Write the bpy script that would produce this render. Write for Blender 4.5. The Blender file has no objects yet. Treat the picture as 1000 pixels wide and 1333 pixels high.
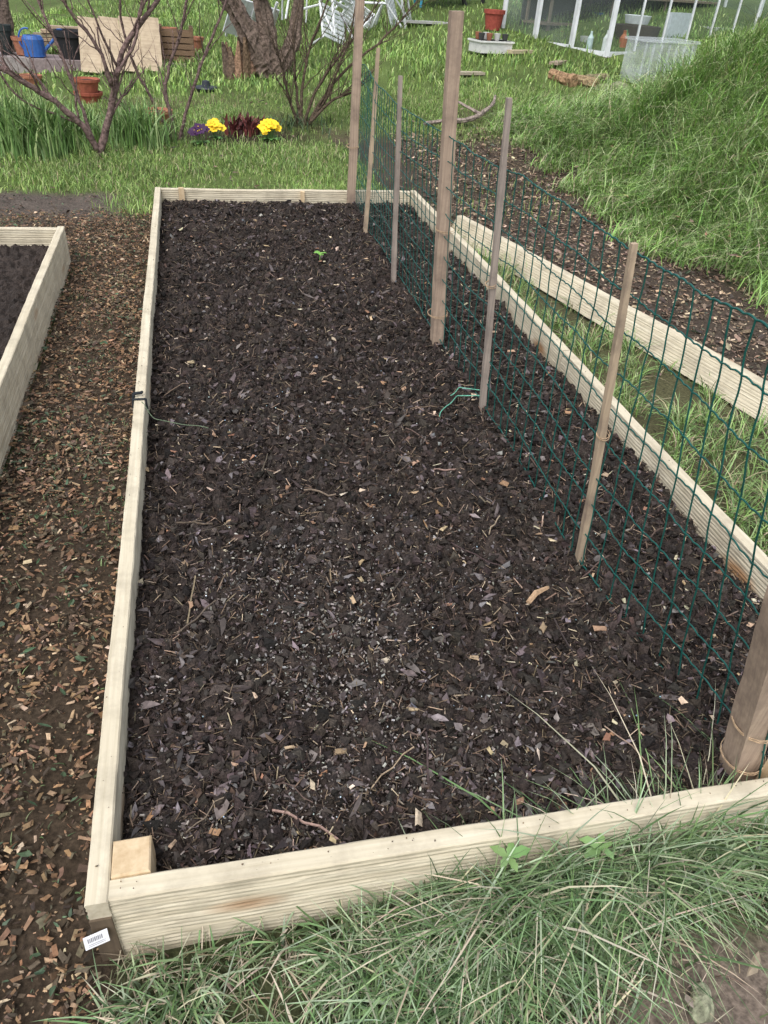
import bpy, math, numpy as np
from mathutils import Vector, Matrix
rng=np.random.default_rng(7)
PI=math.pi
# ---------------------------------------------------------------- helpers
def ss(x):
    x=np.clip(x,0,1); return x*x*(3-2*x)
def h2(i,j,s):
    n=(i*374761393+j*668265263+s*1442695041)&0xffffffff
    n=((n^(n>>13))*1274126177)&0xffffffff
    return ((n^(n>>16))&0xffff)/65535.
def vn(x,y,f,s=0):
    x=np.asarray(x,float)*f; y=np.asarray(y,float)*f
    i=np.floor(x).astype(np.int64); j=np.floor(y).astype(np.int64)
    u=x-i; v=y-j; u=u*u*(3-2*u); v=v*v*(3-2*v)
    return (h2(i,j,s)*(1-u)*(1-v)+h2(i+1,j,s)*u*(1-v)+h2(i,j+1,s)*(1-u)*v+h2(i+1,j+1,s)*u*v)*2-1
def fbm(x,y,f,o=4,s=0,g=.5):
    r=0;a=1;t=0
    for k in range(o):
        r=r+a*vn(x+k*3.7,y-k*1.9,f*2**k,s+k); t+=a; a*=g
    return r/t
def H(X,Y):
    X=np.asarray(X,float);Y=np.asarray(Y,float)
    k=np.clip(.063+.0155*X,.02,.16)
    z=k*np.clip(np.minimum(Y,22)-6,0,None)
    m=.95*ss((X-3.15)/2.3)*ss((Y-3.0)/2.4)*(1-ss((Y-6.8)/1.5))*(1-ss((X-8)/3))
    z=z+m*(1+.16*fbm(X,Y,1.3,3,5))
    z=z+.018*fbm(X,Y,2.3,4,11)+.03*fbm(X,Y,.5,2,12)*ss((Y-6)/3)
    return z
def mesh_obj(name,V,F_idx,F_cnt,mat,col=None,smooth=False,parent=None):
    V=np.asarray(V,np.float32); me=bpy.data.meshes.new(name)
    F_idx=np.asarray(F_idx,np.int32).ravel(); F_cnt=np.asarray(F_cnt,np.int32)
    me.vertices.add(len(V)); me.vertices.foreach_set('co',V.ravel())
    me.loops.add(len(F_idx)); me.loops.foreach_set('vertex_index',F_idx)
    me.polygons.add(len(F_cnt))
    st=np.concatenate([[0],np.cumsum(F_cnt)[:-1]]).astype(np.int32)
    me.polygons.foreach_set('loop_start',st); me.polygons.foreach_set('loop_total',F_cnt)
    me.polygons.foreach_set('use_smooth',np.full(len(F_cnt),bool(smooth)))
    if col is not None:
        c=np.ones((len(V),4),np.float32); c[:,:3]=np.asarray(col)
        a=me.color_attributes.new('Col','FLOAT_COLOR','POINT'); a.data.foreach_set('color',c.ravel())
    me.update(calc_edges=True); me.validate()
    ob=bpy.data.objects.new(name,me); bpy.context.collection.objects.link(ob)
    if mat: me.materials.append(mat)
    if parent: setp(ob,parent)
    return ob
def setp(ob,parent):
    ob.parent=parent; ob.matrix_parent_inverse=Matrix.Translation(-parent.location)
def empty(name,loc=(0,0,0)):
    e=bpy.data.objects.new(name,None); e.empty_display_size=.1; e.location=loc
    bpy.context.collection.objects.link(e); return e
class MB:
    def __init__(s): s.v=[];s.f=[];s.c=[];s.col=[];s.n=0
    def add(s,V,F,col=(1,1,1)):
        V=np.asarray(V,float)
        for f in F:
            s.f.extend([i+s.n for i in f]); s.c.append(len(f))
        s.v.append(V); s.n+=len(V); s.col.append(np.broadcast_to(np.asarray(col,float),(len(V),3)))
    def box(s,c,d,col=(1,1,1),rz=0,M=None):
        V=np.array([(x,y,z) for x in(-.5,.5) for y in(-.5,.5) for z in(-.5,.5)])*np.array(d)
        if M is not None: V=V@np.array(M).T
        if rz: 
            R=np.array([[math.cos(rz),-math.sin(rz),0],[math.sin(rz),math.cos(rz),0],[0,0,1]]); V=V@R.T
        s.add(V+np.array(c),[(0,1,3,2),(4,6,7,5),(0,4,5,1),(2,3,7,6),(0,2,6,4),(1,5,7,3)],col)
    def tube(s,pts,rad,col=(1,1,1),n=6,jit=0,sq=False):
        pts=np.asarray(pts,float); m=len(pts); rad=np.broadcast_to(np.asarray(rad,float),(m,))
        T=np.gradient(pts,axis=0); T/=np.linalg.norm(T,axis=1)[:,None]+1e-9
        V=[]; a=np.array([1,0,0.]) if abs(T[0][0])<.8 else np.array([0,1,0.])
        for i in range(m):
            u=a-T[i]*np.dot(a,T[i]); u/=np.linalg.norm(u)+1e-9; w=np.cross(T[i],u); a=u
            for k in range(n):
                th=2*PI*k/n+(PI/4 if n==4 else 0); r=rad[i]*(1+jit*rng.uniform(-1,1))
                V.append(pts[i]+r*(math.cos(th)*u+math.sin(th)*w))
        F=[(i*n+k,i*n+(k+1)%n,(i+1)*n+(k+1)%n,(i+1)*n+k) for i in range(m-1) for k in range(n)]
        F.append(tuple(range(n-1,-1,-1))); F.append(tuple((m-1)*n+k for k in range(n)))
        s.add(V,F,col)
    def lathe(s,c,prof,col=(1,1,1),n=20,sx=1,sy=1):
        V=[];m=len(prof)
        for r,z in prof:
            for k in range(n):
                th=2*PI*k/n; V.append((c[0]+sx*r*math.cos(th),c[1]+sy*r*math.sin(th),c[2]+z))
        F=[(i*n+k,i*n+(k+1)%n,(i+1)*n+(k+1)%n,(i+1)*n+k) for i in range(m-1) for k in range(n)]
        s.add(V,F,col)
    def obj(s,name,mat,smooth=False,parent=None):
        return mesh_obj(name,np.concatenate(s.v),s.f,s.c,mat,np.concatenate(s.col),smooth,parent)
def rotm(yaw,pitch,roll):
    cy,sy,cp,sp,cr,sr=np.cos(yaw),np.sin(yaw),np.cos(pitch),np.sin(pitch),np.cos(roll),np.sin(roll)
    R=np.empty((len(yaw),3,3))
    R[:,0,0]=cy*cp;R[:,0,1]=cy*sp*sr-sy*cr;R[:,0,2]=cy*sp*cr+sy*sr
    R[:,1,0]=sy*cp;R[:,1,1]=sy*sp*sr+cy*cr;R[:,1,2]=sy*sp*cr-cy*sr
    R[:,2,0]=-sp;R[:,2,1]=cp*sr;R[:,2,2]=cp*cr
    return R
BOX=(np.array([(x,y,z) for x in(-.5,.5) for y in(-.5,.5) for z in(-.5,.5)]),[(0,1,3,2),(4,6,7,5),(0,4,5,1),(2,3,7,6),(0,2,6,4),(1,5,7,3)])
LEAF=(np.array([(-1,0,0),(-.35,.5,.18),(.4,.42,.22),(1,0,.05),(.45,-.4,.2),(-.3,-.5,.12),(0,0,0)])*.5,[(0,6,1),(1,6,2),(2,6,3),(3,6,4),(4,6,5),(5,6,0)])
FLAKE=(np.array([(-.5,-.3,0),(.1,-.5,.1),(.5,-.1,0),(.3,.45,.12),(-.35,.4,-.02)]),[(0,1,2),(0,2,3),(0,3,4)])
OCT=(np.array([(1,0,0),(-1,0,0),(0,1,0),(0,-1,0),(0,0,1),(0,0,-1)])*.5,[(0,2,4),(2,1,4),(1,3,4),(3,0,4),(2,0,5),(1,2,5),(3,1,5),(0,3,5)])
def scatter(name,tmpl,P,R,S,col,mat,jit=0,parent=None,smooth=False):
    T,F=tmpl; N=len(P); n=len(T)
    V=np.broadcast_to(T,(N,n,3)).copy()
    if jit: V*=1+jit*rng.uniform(-1,1,(N,n,1)); V+=jit*.25*rng.uniform(-1,1,(N,n,3))
    V*=S[:,None,:]; V=np.einsum('nij,nkj->nki',R,V)+P[:,None,:]
    k=len(F[0]); Fi=np.array(F)[None]+(np.arange(N)*n)[:,None,None]
    return mesh_obj(name,V.reshape(-1,3),Fi.ravel(),np.full(N*len(F),k),mat,np.repeat(col,n,axis=0),smooth,parent)
def pick(cols,N,var=.25,p=None):
    c=np.array(cols)[rng.choice(len(cols),N,p=p)]
    return np.clip(c*(1+var*rng.uniform(-1,1,(N,1)))*(1+.08*rng.uniform(-1,1,(N,3))),0,1)
def blades(name,P,h,w,lean,col,mat,parent=None,th=None):
    N=len(P); th=rng.uniform(0,2*PI,N) if th is None else th
    D=np.stack([np.cos(th),np.sin(th),np.zeros(N)],1)
    tw=th+PI/2+rng.uniform(-.8,.8,N); W=np.stack([np.cos(tw),np.sin(tw),np.zeros(N)],1)
    V=np.empty((N,9,3)); s=np.array([0,.3,.6,.85,1.]); ww=[1,.95,.75,.45,0]
    kx=rng.uniform(-.12,.12,(N,1))
    for i,t in enumerate(s):
        up=h*(t-.42*np.clip(lean,0,1.6)*t**2.3)
        c=P+D*(lean*h*t**1.8)[:,None]*.8+W*kx*h[:,None]*t*t; c[:,2]+=up-.005*(i==0)
        if i<4:
            V[:,2*i]=c-W*(w*ww[i]*.5)[:,None]; V[:,2*i+1]=c+W*(w*ww[i]*.5)[:,None]
        else: V[:,8]=c
    base=(np.arange(N)*9)[:,None]
    q=np.array([0,1,3,2,2,3,5,4,4,5,7,6,6,7,8])
    idx=(base+q[None]).ravel(); cnt=np.tile([4,4,4,3],N)
    cc=np.repeat(col[:,None,:],9,axis=1)
    return mesh_obj(name,V.reshape(-1,3),idx,cnt,mat,cc.reshape(-1,3),False,parent)
def tufts(nc,per,x0,x1,y0,y1,spread,wf):
    cx=rng.uniform(x0,x1,nc);cy=rng.uniform(y0,y1,nc); k=rng.random(nc)<wf(cx,cy); cx=cx[k];cy=cy[k]
    m=rng.integers(per//3,per*2,len(cx)); sz=rng.uniform(.55,1.4,len(cx)); tone=rng.uniform(.7,1.3,len(cx)); I=np.repeat(np.arange(len(cx)),m); N=len(I)
    dx=rng.normal(0,spread,N);dy=rng.normal(0,spread,N)
    th=np.arctan2(dy,dx)+rng.normal(0,.6,N)
    return cx[I]+dx,cy[I]+dy,th,sz[I],tone[I][:,None]
# ---------------------------------------------------------------- materials
def newmat(name):
    m=bpy.data.materials.new(name); m.use_nodes=True; nt=m.node_tree
    return m,nt,nt.nodes['Principled BSDF']
def mat_vc(name,rough=.8,nscale=60,namt=.35,bump=.3,bdist=.002,spec=.3,trans=0):
    m,nt,b=newmat(name); N=nt.nodes; L=nt.links
    at=N.new('ShaderNodeAttribute'); at.attribute_name='Col'
    tc=N.new('ShaderNodeTexCoord'); no=N.new('ShaderNodeTexNoise'); no.inputs['Scale'].default_value=nscale; no.inputs['Detail'].default_value=4
    L.new(tc.outputs['Object'],no.inputs['Vector'])
    mr=N.new('ShaderNodeMapRange'); mr.inputs['From Min'].default_value=.3; mr.inputs['From Max'].default_value=.7
    mr.inputs['To Min'].default_value=1-namt; mr.inputs['To Max'].default_value=1+namt; L.new(no.outputs['Fac'],mr.inputs['Value'])
    vm=N.new('ShaderNodeVectorMath'); vm.operation='SCALE'; L.new(at.outputs['Color'],vm.inputs[0]); L.new(mr.outputs['Result'],vm.inputs['Scale'])
    L.new(vm.outputs['Vector'],b.inputs['Base Color']); b.inputs['Roughness'].default_value=rough; b.inputs['Specular IOR Level'].default_value=spec
    if bump:
        bp=N.new('ShaderNodeBump'); bp.inputs['Strength'].default_value=bump; bp.inputs['Distance'].default_value=bdist
        L.new(no.outputs['Fac'],bp.inputs['Height']); L.new(bp.outputs['Normal'],b.inputs['Normal'])
    return m
def mat_wood(name,c1,c2,dark,axis=0,rough=.75,dirt=.25,knots=True,gs=90):
    m,nt,b=newmat(name); N=nt.nodes; L=nt.links
    tc=N.new('ShaderNodeTexCoord'); mp=N.new('ShaderNodeMapping'); L.new(tc.outputs['Object'],mp.inputs['Vector'])
    sc=[gs,gs,gs]; sc[axis]=2.2; mp.inputs['Scale'].default_value=sc
    n1=N.new('ShaderNodeTexNoise'); n1.inputs['Scale'].default_value=1; n1.inputs['Detail'].default_value=6; n1.inputs['Roughness'].default_value=.6; L.new(mp.outputs[0],n1.inputs['Vector'])
    cr=N.new('ShaderNodeValToRGB'); e=cr.color_ramp.elements; e[0].position=.3; e[0].color=(*c2,1); e[1].position=.68; e[1].color=(*c1,1); L.new(n1.outputs['Fac'],cr.inputs[0])
    n2=N.new('ShaderNodeTexNoise'); n2.inputs['Scale'].default_value=7; n2.inputs['Detail'].default_value=7; n2.inputs['Roughness'].default_value=.68; L.new(tc.outputs['Object'],n2.inputs['Vector'])
    mr=N.new('ShaderNodeMapRange'); mr.inputs['From Min'].default_value=.46; mr.inputs['From Max'].default_value=.8; mr.inputs['To Max'].default_value=dirt*2; L.new(n2.outputs['Fac'],mr.inputs['Value'])
    mx=N.new('ShaderNodeMixRGB'); L.new(mr.outputs[0],mx.inputs[0]); L.new(cr.outputs[0],mx.inputs[1]); mx.inputs[2].default_value=(*dark,1)
    out=mx.outputs[0]
    if knots:
        mp2=N.new('ShaderNodeMapping'); s2=[14,14,14]; s2[axis]=5; mp2.inputs['Scale'].default_value=s2; L.new(tc.outputs['Object'],mp2.inputs['Vector'])
        vo=N.new('ShaderNodeTexVoronoi'); vo.inputs['Scale'].default_value=.42; L.new(mp2.outputs[0],vo.inputs['Vector'])
        m3=N.new('ShaderNodeMapRange'); m3.inputs['From Min'].default_value=.1; m3.inputs['From Max'].default_value=.22; m3.inputs['To Min'].default_value=.85; m3.inputs['To Max'].default_value=0; L.new(vo.outputs['Distance'],m3.inputs['Value'])
        mk=N.new('ShaderNodeMixRGB'); L.new(m3.outputs[0],mk.inputs[0]); L.new(out,mk.inputs[1]); mk.inputs[2].default_value=(.30,.15,.06,1); out=mk.outputs[0]
    L.new(out,b.inputs['Base Color']); b.inputs['Roughness'].default_value=rough; b.inputs['Specular IOR Level'].default_value=.25
    bp=N.new('ShaderNodeBump'); bp.inputs['Strength'].default_value=.5; bp.inputs['Distance'].default_value=.0015
    L.new(n1.outputs['Fac'],bp.inputs['Height']); L.new(bp.outputs['Normal'],b.inputs['Normal'])
    return m
def mat_plain(name,c,rough=.5,metal=0,ns=20,amt=.2,spec=.4):
    m,nt,b=newmat(name); N=nt.nodes; L=nt.links
    tc=N.new('ShaderNodeTexCoord'); no=N.new('ShaderNodeTexNoise'); no.inputs['Scale'].default_value=ns; no.inputs['Detail'].default_value=5; L.new(tc.outputs['Object'],no.inputs['Vector'])
    cr=N.new('ShaderNodeValToRGB'); e=cr.color_ramp.elements; e[0].position=.3;e[1].position=.7
    e[0].color=(*[x*(1-amt) for x in c],1); e[1].color=(*[min(1,x*(1+amt)) for x in c],1); L.new(no.outputs['Fac'],cr.inputs[0]); L.new(cr.outputs[0],b.inputs['Base Color'])
    b.inputs['Roughness'].default_value=rough; b.inputs['Metallic'].default_value=metal; b.inputs['Specular IOR Level'].default_value=spec
    return m
def mat_glass(name,tint,fac,rough=.05,tc=(.9,.93,.92)):
    m,nt,b=newmat(name); N=nt.nodes; L=nt.links
    tr=N.new('ShaderNodeBsdfTransparent'); tr.inputs[0].default_value=(*tc,1)
    b.inputs['Base Color'].default_value=(*tint,1); b.inputs['Roughness'].default_value=rough
    no=N.new('ShaderNodeTexNoise'); no.inputs['Scale'].default_value=3; no.inputs['Detail'].default_value=5
    mr=N.new('ShaderNodeMapRange'); mr.inputs['From Min'].default_value=.35; mr.inputs['From Max'].default_value=.7; mr.inputs['To Min'].default_value=fac*.5; mr.inputs['To Max'].default_value=min(1,fac*1.5); L.new(no.outputs['Fac'],mr.inputs['Value'])
    mx=N.new('ShaderNodeMixShader'); L.new(mr.outputs[0],mx.inputs[0]); L.new(tr.outputs[0],mx.inputs[1]); L.new(b.outputs[0],mx.inputs[2]); L.new(mx.outputs[0],N['Material Output'].inputs['Surface'])
    return m
M_ground=mat_vc('ground_mat',.95,90,.45,.8,.006,.15)
M_grass=mat_vc('grass_mat',.55,15,.15,0,0,.3)
M_soil=mat_vc('soil_mat',.85,160,.55,1,.005,.3)
M_bits=mat_vc('bits_mat',.8,120,.3,.3,.001,.3)
M_wet=mat_vc('damp_leaf_mat',.6,80,.3,.3,.001,.35)
M_board=mat_wood('treated_pine',(.65,.59,.455),(.49,.43,.31),(.29,.25,.185),0,dirt=.42)
M_stake=mat_wood('weathered_stake',(.46,.35,.26),(.29,.215,.165),(.14,.105,.085),2,dirt=.5,knots=False,gs=130)
M_lath=mat_wood('lath_wood',(.50,.39,.27),(.33,.25,.18),(.14,.11,.09),2,dirt=.5,knots=False,gs=130)
M_laths=mat_wood('lath_grey',(.38,.315,.265),(.24,.205,.18),(.12,.10,.09),2,dirt=.4,knots=False,gs=130)
M_wire=mat_plain('green_wire',(.006,.082,.068),.45,0,30,.25)
M_bark=mat_vc('bark_mat',.9,35,.5,1,.02,.2)
M_obj=mat_vc('painted_mat',.5,25,.12,0,0,.4)
M_terra=mat_vc('terracotta_mat',.8,30,.25,.2,.002,.3)
M_alu=mat_plain('aluminium_frame',(.70,.72,.74),.45,.1,8,.15)
M_glass=mat_glass('greenhouse_glass',(.42,.48,.48),.12)
M_clear=mat_glass('clear_plastic',(.82,.86,.88),.26,.2,(.96,.97,.98))
M_old=mat_wood('old_board',(.50,.41,.29),(.38,.30,.21),(.2,.15,.1),0,dirt=.4,knots=False,gs=40)
# ---------------------------------------------------------------- zones
def plankx(Y): return 1.77+(5.05-Y)*.217
def fmudf(X,Y):
    j=.07*fbm(X,Y,6,3,47); return np.exp(-(((X+j-.95)/.45)**2+((Y+j-.335)/.175)**2)**3)
def zones(X,Y):
    j=.12*fbm(X,Y,2.2,4,31); Xj=X+j; Yj=Y+.8*.12*fbm(X,Y,2.0,4,37)
    bed=((X>-.27)&(X<1.52)&(Y>.69)&(Y<5.51))
    bed2=((X<-.745)&(X>-2.6)&(Y<4.6))
    left=ss((-.24-Xj*1.0)/.06+.5)*(1-ss((Yj-5.45)/.35))*(Y<6.4)
    path=left*(~bed2)
    mud=ss((-.42-Xj)/.3)*ss((Yj-5.3)/.3)*(1-ss((Yj-6.05)/.25))
    fmud=fmudf(X,Y)
    rightc=ss((Xj-plankx(Y)-.02)/.06)*(1-ss((Xj-3.2-.25*np.clip(Y-3,0,4)*.12)/.35))*(1-ss((Yj-7.4)/1.0))
    fbed=np.exp(-(((X-.45)/.75)**2+((Y-7.75)/.35)**2)**2)
    strip=((X>1.5)&(X<plankx(Y)+.05)&(Y<5.6))*1.
    return bed,bed2,path,mud,fmud,rightc,fbed,strip
# ---------------------------------------------------------------- ground sheet
def axis(lo,hi,step,far):
    a=list(np.arange(lo,hi,step)); s=step
    x=hi
    while x<far: a.append(x); s*=1.12; x+=s
    a.append(far); x=lo; s=step; b=[]
    while x>-far: s*=1.12; x-=s; b.append(x)
    return np.array(b[::-1]+a)
gx=axis(-2.6,5.6,.024,90); gy=axis(-.1,8.6,.024,90)
GX,GY=np.meshgrid(gx,gy); X=GX.ravel();Y=GY.ravel(); Z=H(X,Y)
bed,bed2,path,mud,fmud,rightc,fbed,strip=zones(X,Y)
Z=Z+.012*np.maximum(path,rightc)*fbm(X,Y,14,3,50)+.018*np.maximum(mud,fmud)*fbm(X,Y,8,4,51)-.01*path
Z=np.where(bed|bed2,Z-.03,Z)
n=fbm(X,Y,3,5,60)[:,None]
col=np.array([.085,.12,.035])*(1+.5*n)
def mixc(c,w,col): w=np.clip(w,0,1)[:,None]; return col*(1-w)+np.array(c)*(1+.35*n)*w
col=mixc([.052,.038,.026],path,col); col=mixc([.060,.046,.035],rightc,col); col=mixc([.07,.058,.036],strip*.8,col)
col=mixc([.095,.078,.066],mud,col); col=mixc([.04,.03,.02],fbed,col)
ff=((Y<.7)&(X>-.25))*1.; col=mixc([.06,.062,.034],ff*.8,col); col=mixc([.15,.12,.098],fmud,col)
bp=ss((fbm(X,Y,1.3,4,77)-.15)/.3)*(Y>5.5)*(Y<9.5)*.6*(1-ss((X-3)/.5)); col=mixc([.08,.065,.038],bp,col)
nx=len(gx);ny=len(gy); I=np.arange(nx*ny).reshape(ny,nx)
Q=np.stack([I[:-1,:-1],I[:-1,1:],I[1:,1:],I[1:,:-1]],-1).reshape(-1,4)
mesh_obj('ground',np.stack([X,Y,Z],1),Q,np.full(len(Q),4),M_ground,np.clip(col,0,1),True)
# ---------------------------------------------------------------- grass
def pts(n,x0,x1,y0,y1): return rng.uniform(x0,x1,n),rng.uniform(y0,y1,n)
GP=[(.20,.315,.075),(.16,.265,.065),(.25,.355,.10),(.31,.39,.15),(.12,.20,.06)]
DRY=(.42,.36,.23)
def lawn(n,x0,x1,y0,y1):
    x,y=pts(n,x0,x1,y0,y1); b,b2,p,m,fm,rc,fb,st=zones(x,y)
    inb=(x>-.3)&(x<1.56)&(y<5.56)
    moundz=ss((x-3.3)/.6)*ss((y-3.1)/.8)*(1-ss((y-7.6)/.5))
    keep=(1-p)*(1-m)*(1-rc*.95)*(1-fb*.85)*(1-moundz)
    keep=keep*(.25+.75*ss((fbm(x,y,1.3,4,77)*-1+.15)/.3))
    k=(rng.random(n)<keep)&~inb&~b2; return x[k],y[k]
x,y=lawn(140000,-3,5.5,5.45,9.5)
N=len(x);hh=rng.uniform(.025,.085,N)*(1+.7*fbm(x,y,2.5,3,90))
tuft=np.exp(-((y-5.62)/.08)**2)*(x>-.3)*(x<1.6); hh=hh+tuft*rng.uniform(0,.06,N)
c=pick(GP,N,.35)*(1+.45*fbm(x,y,1.2,3,92))[:,None]; d=rng.random(N)<.09; c[d]=pick([DRY],d.sum())
blades('lawn_grass',np.stack([x,y,H(x,y)],1),hh,rng.uniform(.003,.0065,N),rng.uniform(.1,1.2,N),np.clip(c,0,1),M_grass)
x,y=lawn(80000,-5,9,9.5,19); N=len(x)
c=pick(GP,N,.35)*1.1*(1+.45*fbm(x,y,.8,3,93))[:,None]
blades('meadow_grass',np.stack([x,y,H(x,y)],1),rng.uniform(.05,.12,N)*(1+.6*fbm(x,y,1.5,3,94)),rng.uniform(.010,.018,N),rng.uniform(.1,1.,N),np.clip(c,0,1),M_grass)
mw=lambda x,y: ss((x-3.0-.25*fbm(x,y,1.5,3,15))/.5)*ss((y-2.6-.3*fbm(x,y,1.5,3,16))/.9)*(1-ss((y-7.9)/.6))
x,y,th,sz,tone=tufts(2700,54,2.9,6.9,2.4,8.6,.065,mw); N=len(x)
th=np.arctan2(-.5,-1.)*.4+th*.6+rng.normal(0,.45,N)
hh=rng.uniform(.18,.50,N)*sz*(.45+.55*ss((x-3.1)/.7))
c=pick([(.25,.42,.10),(.19,.35,.08),(.32,.46,.17),(.42,.50,.26),(.12,.21,.06)],N,.25)*tone; d=rng.random(N)<.09; c[d]=pick([(.52,.46,.31)],d.sum())
blades('tall_grass',np.stack([x,y,H(x,y)],1),hh,rng.uniform(.004,.009,N),rng.uniform(.5,1.7,N),np.clip(c,0,1),M_grass,th=th)
sw=lambda x,y:(x<plankx(y)-.02)*(x>1.55)*(.12+.88*ss((fbm(x,y,3,3,41)+.22)/.4))*(.35+.65*np.exp(-((x-(1.55+plankx(y))/2)/(.3*(plankx(y)-1.5)))**2))
x,y,th,sz,tone=tufts(2400,16,1.55,3.0,.0,5.4,.022,sw); k=(x>1.55)&(x<plankx(y)-.02); x,y,th,sz,tone=x[k],y[k],th[k],sz[k],tone[k]; N=len(x)
c=pick([(.21,.34,.10),(.17,.28,.08),(.28,.38,.16),(.12,.19,.065)],N,.3)*tone; d=rng.random(N)<.15; c[d]=pick([DRY],d.sum())
blades('edge_grass',np.stack([x,y,H(x,y)],1),rng.uniform(.03,.13,N)*sz,rng.uniform(.0025,.0055,N),rng.uniform(.3,1.5,N),np.clip(c,0,1),M_grass,th=th)
FG=[(.15,.235,.10),(.115,.19,.075),(.20,.285,.145),(.29,.36,.23),(.065,.115,.045)]
def fdens(x,y): return (1-.99*fmudf(x,y))*(.15+.85*ss((fbm(x,y,5,3,43)+.25)/.45))*(.5+.5*ss((x+.1)/.5))
x,y,th,sz,tone=tufts(2500,22,-.25,2.1,-.1,.68,.022,fdens); k=(y<.668)&(x>-.29)&(rng.random(len(x))>fmudf(x,y)); x,y,th,sz,tone=x[k],y[k],th[k],sz[k],tone[k]; N=len(x)
hh=rng.uniform(.05,.19,N)*sz*(.5+.7*ss((x+.05)/.6)); hh*=1-.4*ss((.50-y)/.2)
hh*=1+.4*ss((y-.55)/.08)*ss((x-.3)/.25)
lean=rng.uniform(.2,1.6,N); nearb=y>.58; th=np.where(nearb&(np.sin(th)>0)&(rng.random(N)<.75),-th,th)
tm=(fmudf(x,y-.12)>.3); th=np.where(tm&(np.sin(th)<0)&(rng.random(N)<.7),-th,th)
c=pick(FG,N,.25)*tone; d=rng.random(N)<.14; c[d]=pick([(.48,.43,.31)],d.sum())
blades('foreground_grass',np.stack([x,y,H(x,y)],1),hh,rng.uniform(.0022,.0058,N),lean,np.clip(c,0,1),M_grass,th=th)
x,y=pts(7000,-.27,2.1,-.1,.665); k=rng.random(7000)<(.12+.88*(1-fmudf(x,y)))*.7; x=x[k];y=y[k];N=len(x)
blades('dead_grass_thatch',np.stack([x,y,H(x,y)+.004],1),rng.uniform(.03,.09,N),rng.uniform(.0015,.003,N),rng.uniform(1.2,2.0,N),pick([(.40,.35,.25),(.24,.19,.13),(.15,.18,.09)],N),M_grass)
n=11000; x,y=pts(n,-1.3,-.28,.2,6.2); b,b2,p,*_=zones(x,y); k=(p>.5)&(rng.random(n)<(.12+.7*(fbm(x,y,4,3,45)>.12))); x=x[k];y=y[k];N=len(x)
blades('path_weeds',np.stack([x,y,H(x,y)-.01],1),rng.uniform(.012,.035,N),rng.uniform(.002,.005,N),rng.uniform(.5,1.6,N),pick([(.09,.14,.06),(.15,.20,.09),(.07,.10,.045)],N),M_grass)
# ---------------------------------------------------------------- wood chips
def chips(name,n,x0,x1,y0,y1,wf,cols,s0,s1,dz=.0,p=None,asp=(.2,.6)):
    x,y=pts(n,x0,x1,y0,y1); k=rng.random(n)<wf(x,y); x=x[k];y=y[k];N=len(x)
    P=np.stack([x,y,H(x,y)+dz+rng.uniform(0,.008,N)],1)
    L=s0+(s1-s0)*rng.random(N)**2.4
    S=np.stack([L,L*rng.uniform(*asp,N),rng.uniform(.001,.003,N)],1)
    R=rotm(rng.uniform(0,2*PI,N),rng.normal(0,.28,N),rng.normal(0,.45,N))
    scatter(name,BOX,P,R,S,pick(cols,N,.4,p),M_bits,.35)
CH=[(.25,.15,.085),(.33,.22,.135),(.16,.095,.055),(.46,.35,.24),(.09,.06,.04),(.055,.04,.028),(.12,.10,.065)]
chips('wood_chip_path',54000,-1.4,-.285,.2,6.0,lambda x,y:zones(x,y)[2]*(.6+.4*ss((fbm(x,y,5,3,46)+.3)/.4)),CH,.004,.024,p=[.17,.11,.19,.045,.195,.14,.15])
chips('wood_chip_litter',30000,1.9,4.2,1.2,8.2,lambda x,y:zones(x,y)[5]*.9,[(.34,.24,.16),(.48,.37,.26),(.18,.13,.09),(.10,.075,.055),(.07,.055,.045)],.008,.038,p=[.18,.15,.25,.24,.18])
def leaves(name,n,x0,x1,y0,y1,wf,cols,s0,s1,dz,zf=H):
    x,y=pts(n,x0,x1,y0,y1); k=rng.random(n)<wf(x,y); x=x[k];y=y[k];N=len(x)
    P=np.stack([x,y,zf(x,y)+dz+rng.uniform(0,.006,N)],1); L=s0+(s1-s0)*rng.random(N)**2
    S=np.stack([L,L*rng.uniform(.45,.8,N),L*rng.uniform(.3,1,N)],1)
    R=rotm(rng.uniform(0,2*PI,N),rng.normal(0,.3,N),rng.normal(0,.4,N))
    scatter(name,LEAF,P,R,S,pick(cols,N,.3),M_wet,.3)
leaves('leaf_litter',8500,-1.4,-.285,.2,6.2,lambda x,y:np.maximum(zones(x,y)[2],zones(x,y)[3]*.5)*(.5+.5*(fbm(x,y,4,3,45)>0)),[(.08,.12,.07),(.06,.10,.055),(.11,.07,.045),(.06,.04,.03),(.15,.10,.07)],.008,.036,.006)
leaves('leaf_litter',5200,1.8,4.2,1.2,8.2,lambda x,y:zones(x,y)[5],[(.09,.11,.075),(.17,.12,.085),(.08,.06,.05),(.26,.20,.15),(.12,.075,.055)],.02,.07,.008)
leaves('leaf_litter',900,1.55,2.9,.4,5.4,lambda x,y:zones(x,y)[7]*1.,[(.13,.09,.065),(.07,.05,.045),(.19,.14,.11)],.015,.05,.008)
leaves('leaf_litter',900,-2.5,3.2,5.6,9.5,lambda x,y:1-zones(x,y)[2],[(.15,.105,.075),(.07,.05,.045),(.24,.18,.13)],.02,.06,.02)
leaves('leaf_litter',90,3.2,5.5,3.4,7.5,lambda x,y:1+0*x,[(.35,.22,.13),(.25,.18,.13)],.04,.09,.16)
leaves('leaf_litter',260,-.2,1.8,.1,.66,lambda x,y:np.ones(len(x))*.7,[(.18,.14,.11),(.09,.06,.05),(.32,.27,.21)],.012,.045,.03)
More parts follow.
